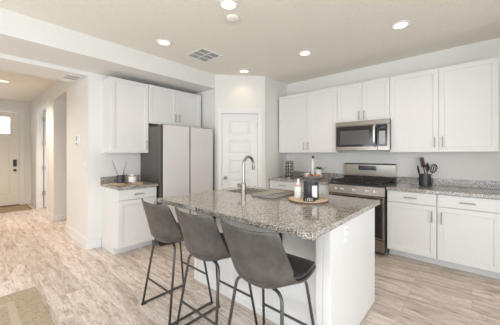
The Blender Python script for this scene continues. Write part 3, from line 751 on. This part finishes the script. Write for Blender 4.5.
# ------------------------------------------------------------------ utensil crock right of the range
t = thing('utensil_crock', 'black cylindrical crock standing on the counter right of the range', 'crock', (-.475, 4.09, .9145))
b = B(); lathe(b, [(.066, 0), (.069, .003), (.069, .155), (.064, .155), (.062, .010), (.001, .010)], 36); link('crock_body', b, M['black_ceramic'], t, smooth=True)
def ut(name, label, cat, dx, dy, tx, ty, top, head, m1, m2):
    base_ = Vector((dx, dy, .014)); tip = Vector((tx, ty, top)); t = thing(name, label, cat, (-.475, 4.09, .9145))
    b = B(); tube(b, [base_, tip], .006, 8); link('utensil_handle', b, M[m1], t, smooth=True)
    b = B(); d = (tip-base_).normalized()
    if head == 'oval':
        n = 12; ring = []
        s = d.cross(Vector((-.6, .8, 0))).normalized()
        lathe(b, [(.006, 0), (.034, .02), (.046, .055), (.034, .09), (.006, .11)], 16)
        M4 = Matrix.Translation(tip) @ d.to_track_quat('Z', 'Y').to_matrix().to_4x4() @ Matrix.Diagonal((1, .3, 1, 1)); bmesh.ops.transform(b, matrix=M4, verts=b.verts)
    elif head == 'blade':
        box(b, -.038, .038, -.004, .004, -.005, .13)
        M4 = Matrix.Translation(tip) @ d.to_track_quat('Z', 'Y').to_matrix().to_4x4(); bmesh.ops.transform(b, matrix=M4, verts=b.verts)
    elif head == 'loop':
        pts = [(.042*math.sin(2*PI*i/20), 0, .045-.05*math.cos(2*PI*i/20)) for i in range(20)]
        tube(b, pts, .007, 8, closed=True)
        M4 = Matrix.Translation(tip) @ d.to_track_quat('Z', 'Y').to_matrix().to_4x4(); bmesh.ops.transform(b, matrix=M4, verts=b.verts)
    elif head == 'whisk':
        for k in range(5):
            a = PI*k/5; pts = [(.04*math.sin(q)*math.cos(a), .04*math.sin(q)*math.sin(a), .05-.06*math.cos(q)) for q in [2*PI*i/18 for i in range(18)]]
            tube(b, pts, .0032, 5, closed=True)
        M4 = Matrix.Translation(tip) @ d.to_track_quat('Z', 'Y').to_matrix().to_4x4(); bmesh.ops.transform(b, matrix=M4, verts=b.verts)
    link('utensil_head', b, M[m2], t, smooth=True)
ut('slotted_turner', 'brown spatula rising tallest from the black crock', 'utensil', .02, .03, -.022, .05, .25, 'blade', 'black', 'twig')
ut('wooden_spoon', 'broad brown wooden spoon head in the middle of the crock', 'utensil', -.01, .03, .012, .04, .20, 'oval', 'wood', 'darkwood')
ut('measuring_ladle', 'black looped utensil leaning left over the rim of the crock', 'utensil', -.03, -.03, -.06, -.03, .165, 'loop', 'black', 'black')
ut('ladle', 'black ladle standing upright at the front of the crock', 'utensil', .02, -.04, .032, -.035, .185, 'oval', 'black', 'black')
ut('whisk', 'steel whisk leaning to the right out of the black crock', 'utensil', .04, .0, .082, .0, .185, 'whisk', 'steel', 'iron')
# ------------------------------------------------------------------ things on the small counter by the fridge
t = thing('cutting_board', 'long wooden cutting board on the small counter', 'cutting board', (-3.70, 1.50, .9145), math.radians(76))
b = B(); box(b, -.20, .20, -.10, .10, 0, .016); link('board', b, M['wood'], t, bevel=.006, seg=3)
b = B(); box(b, -.29, -.201, -.02, .02, .002, .014); link('board_handle', b, M['wood'], t, bevel=.005, seg=2)
t = thing('black_mug', 'black pot holding dry twigs on the wooden board', 'pot', (-3.735, 1.432, .931))
b = B(); lathe(b, [(.046, 0), (.05, .004), (.052, .105), (.047, .107), (.045, .01), (.001, .01)], 30); link('pot_body', b, M['black_ceramic'], t, smooth=True)
b = B(); tube(b, fillet([(.0, -.05, .085), (.0, -.078, .085), (.0, -.078, .03), (.0, -.05, .025)], .02), .005, 8); link('pot_handle', b, M['black_ceramic'], t, smooth=True)
for k, (x, y, z, lab) in enumerate(((.0, -.115, .315, 'dark bare twig leaning left out of the black pot'), (-.01, .085, .285, 'dark bare twig leaning right out of the black pot'))):
    t = thing('twig', lab, 'twig', (-3.735, 1.432, .931)); b = B()
    P = [Vector((.01, .01*(1 if y > 0 else -1)*0, .012)), Vector((x*.4, y*.45, z*.5)), Vector((x*.8, y*.75, z*.78)), Vector((x, y, z))]
    tube(b, P, [.003, .003, .0025, .0015], 6); link('stem', b, M['twig'], t)
    b = B()
    for q in range(7):
        p = P[1]+(P[3]-P[1])*(q/6); lathe(b, [(.001, -.006), (.006, 0), (.001, .006)], 6, p+Vector((random.uniform(-.005, .005), random.uniform(-.006, .006), 0)))
    link('bud', b, M['twig'], t)
t = thing('flower_sprig', 'short dried purple flower sprig tucked behind the black pot', 'flowers', (-3.75, 1.495, .931)); b = B()
tube(b, [(0, 0, .001), (0, .0, .11)], .002, 6); link('stem', b, M['leaf'], t); b = B()
for q in range(10): lathe(b, [(.001, -.008), (.009, 0), (.001, .008)], 8, (random.uniform(-.018, .018), random.uniform(-.018, .018), random.uniform(.085, .125)))
link('blossom', b, M['purple'], t)
t = thing('sugar_jar', 'white lidded jar with a knob beside the black pot', 'jar', (-3.665, 1.565, .931))
b = B(); lathe(b, [(.045, 0), (.05, .004), (.056, .075), (.056, .08)], 30); link('jar_body', b, M['ceramic'], t, smooth=True)
b = B(); lathe(b, [(.0585, .0805), (.0585, .089), (.001, .090)], 30); link('lid', b, M['lightwood'], t, smooth=True); ld = COL.objects[-1]
b = B(); lathe(b, [(.014, .0905), (.03, .098), (.028, .112), (.001, .122)], 20); link('lid_knob', b, M['ceramic'], ld, smooth=True)
t = thing('measuring_spoons', 'small dark metal measuring spoons lying at the board edge', 'spoons', (-3.555, 1.47, .9315), .3)
for i in range(3):
    b = B(); lathe(b, [(.001, 0), (.014, .003), (.017, .010), (.0155, .010), (.001, .003)], 14, (.0, -.045+i*.038, 0)); box(b, -.075, -.014, -.048+i*.038, -.042+i*.038, .006, .009); link('spoon', b, M['iron'], t, smooth=True)

# ------------------------------------------------------------------ wall fittings
t = thing('thermostat', 'white and grey thermostat panel on the hall wall', 'thermostat', (-4.47, HY, 1.55))
b = B(); box(b, -.09, .09, -.022, 0, -.075, .075); link('housing', b, M['white_plastic'], t, bevel=.005, seg=2)
b = B(); box(b, -.075, .0, -.025, -.0225, -.005, .06); link('display', b, M['grey_plastic'], t)
b = B(); box(b, -.075, -.02, -.025, -.0225, -.062, -.045); link('button_row', b, M['black'], t)
plate('light_switch', 'white light switch on the hall wall under the thermostat', 'light switch', (-4.16, HY, 1.165), 0, .075, .118, M['white_plastic'], 'switch')
plate('light_switch', 'white light switch beside the front door casing', 'light switch', (-8.7, HY, 1.18), 0, .075, .118, M['white_plastic'], 'switch')

# ------------------------------------------------------------------ ceiling fittings
def downlight(x, y, z=H, label='', power=11):
    t = thing('recessed_light', label, 'ceiling light', (x, y, z), 0, 'recessed ceiling lights')
    b = B(); lathe(b, [(.068, -.001), (.070, -.010), (.092, -.007), (.096, -.001)], 40, cap=False); link('trim_ring', b, M['white_plastic'], t, smooth=True)
    b = B(); lathe(b, [(.0675, -.0045), (.0675, -.0015)], 32); link('diffuser', b, M['lamp'], t)
    l = bpy.data.lights.new('lamp', 'SPOT'); l.energy = power; l.color = WARM if x > -4 else (1, .84, .68); l.spot_size = math.radians(135); l.spot_blend = .8; l.shadow_soft_size = .06
    o = bpy.data.objects.new('lamp', l); o.location = (0, 0, -.03); o.parent = t; COL.objects.link(o)
    return t
LL = ['recessed ceiling light above the island, at the top edge of the photo', 'recessed ceiling light left of the ceiling vent', 'recessed ceiling light in front of the pantry door wall', 'recessed ceiling light farthest from the pantry among those before the wall cabinets', 'recessed ceiling light in front of the cabinets left of the microwave']
downlight(-1.70, 1.61, label=LL[0]); downlight(-2.88, 1.62, label=LL[1]); downlight(-2.87, 3.08, label=LL[2], power=4)
downlight(-1.73, 3.09, label=LL[4]); downlight(-.58, 3.11, label='rightmost recessed ceiling light, above the aisle before the tall cabinets')
downlight(-6.69, .44, label='recessed ceiling light in the entrance hall', power=150)
downlight(-5.15, .05, label='unseen downlight added to brighten the hall behind the dropped header', power=60)  # extra lamp out of view, added to lift the hall brightness
t = thing('smoke_detector', 'round white smoke detector on the ceiling near the top light', 'smoke detector', (-1.837, 1.802, H))
b = B(); lathe(b, [(.066, -.0005), (.066, -.018), (.058, -.026), (.03, -.030), (.001, -.031)], 32); link('detector_body', b, M['ceiling'], t, smooth=True)
b = B(); lathe(b, [(.012, -.031), (.012, -.034), (.001, -.035)], 12); link('test_button', b, M['white_plastic'], t)
def vent(label, x0, x1, y0, y1, z, nx, ny, cols):
    t = thing('ceiling_vent', label, 'vent', ((x0+x1)/2, (y0+y1)/2, z)); w_, d_ = (x1-x0)/2, (y1-y0)/2; f = .022
    b = B(); box(b, -w_, w_, -d_, -d_+f, -.008, -.0005); box(b, -w_, w_, d_-f, d_, -.008, -.0005); box(b, -w_, -w_+f, -d_+f, d_-f, -.008, -.0005); box(b, w_-f, w_, -d_+f, d_-f, -.008, -.0005)
    link('frame', b, M['white_plastic'], t, bevel=.002)
    b = B(); box(b, -w_+f, w_-f, -d_+f, d_-f, -.002, -.0008); link('backing', b, M['void'], t)
    b = B(); X0, X1 = -w_+f, w_-f; Y0, Y1 = -d_+f, d_-f
    for i in range(1, cols): xx = X0+(X1-X0)*i/cols; box(b, xx-.006, xx+.006, Y0, Y1, -.008, -.0025)
    yy = (Y0+Y1)/2
    if ny: box(b, X0, X1, yy-.006, yy+.006, -.008, -.0025)
    link('divider', b, M['white_plastic'], t)
    b = B(); n = nx
    for i in range(n):
        y = Y0+(Y1-Y0)*(i+.5)/n; hh = (Y1-Y0)/n*.30
        v = [b.verts.new(p) for p in ((X0, y-hh, -.0070), (X1, y-hh, -.0070), (X1, y+hh, -.0030), (X0, y+hh, -.0030), (X0, y-hh, -.0062), (X1, y-hh, -.0062), (X1, y+hh, -.0022), (X0, y+hh, -.0022))]
        for q in ((0, 1, 2, 3), (7, 6, 5, 4), (0, 4, 5, 1), (1, 5, 6, 2), (2, 6, 7, 3), (3, 7, 4, 0)): b.faces.new([v[k] for k in q])
    link('louvre', b, M['white_plastic'], t); COL.objects[-1]['kind'] = 'stuff'
vent('square white louvred vent in the kitchen ceiling', -3.03, -2.65, 2.03, 2.39, H, 14, 1, 3)
vent('small white louvred vent in the dropped hall ceiling', -4.43, -4.15, .87, 1.08, 2.44, 9, 0, 2)

# ------------------------------------------------------------------ rugs
t = thing('area_rug', 'beige jute rug with a pale border stripe at the lower left', 'rug', (-1.9, -.56, 0))
b = B(); box(b, -1.38, 1.38, -1.0, 1.0, 0, .009); link('rug_field', b, M['jute'], t, bevel=.003)
b = B(); box(b, -1.20, 1.20, .78, .83, .0091, .0105); box(b, -1.20, 1.20, -.83, -.78, .0091, .0105); box(b, -1.20, -1.15, -.78, .78, .0091, .0105); box(b, 1.15, 1.20, -.78, .78, .0091, .0105); link('border_stripe', b, M['jute_light'], t)
t = thing('doormat', 'flat tan doormat lying inside the front door', 'doormat', (-8.42, .42, 0))
b = B(); box(b, -.42, .42, -.60, .60, 0, .01); link('mat_pile', b, M['mat'], t, bevel=.003)
b = B(); box(b, -.42, -.39, -.60, .60, .0101, .012); box(b, .39, .42, -.60, .60, .0101, .012); box(b, -.39, .39, .57, .60, .0101, .012); box(b, -.39, .39, -.60, -.57, .0101, .012); link('edge_binding', b, M['darkwood'], t)
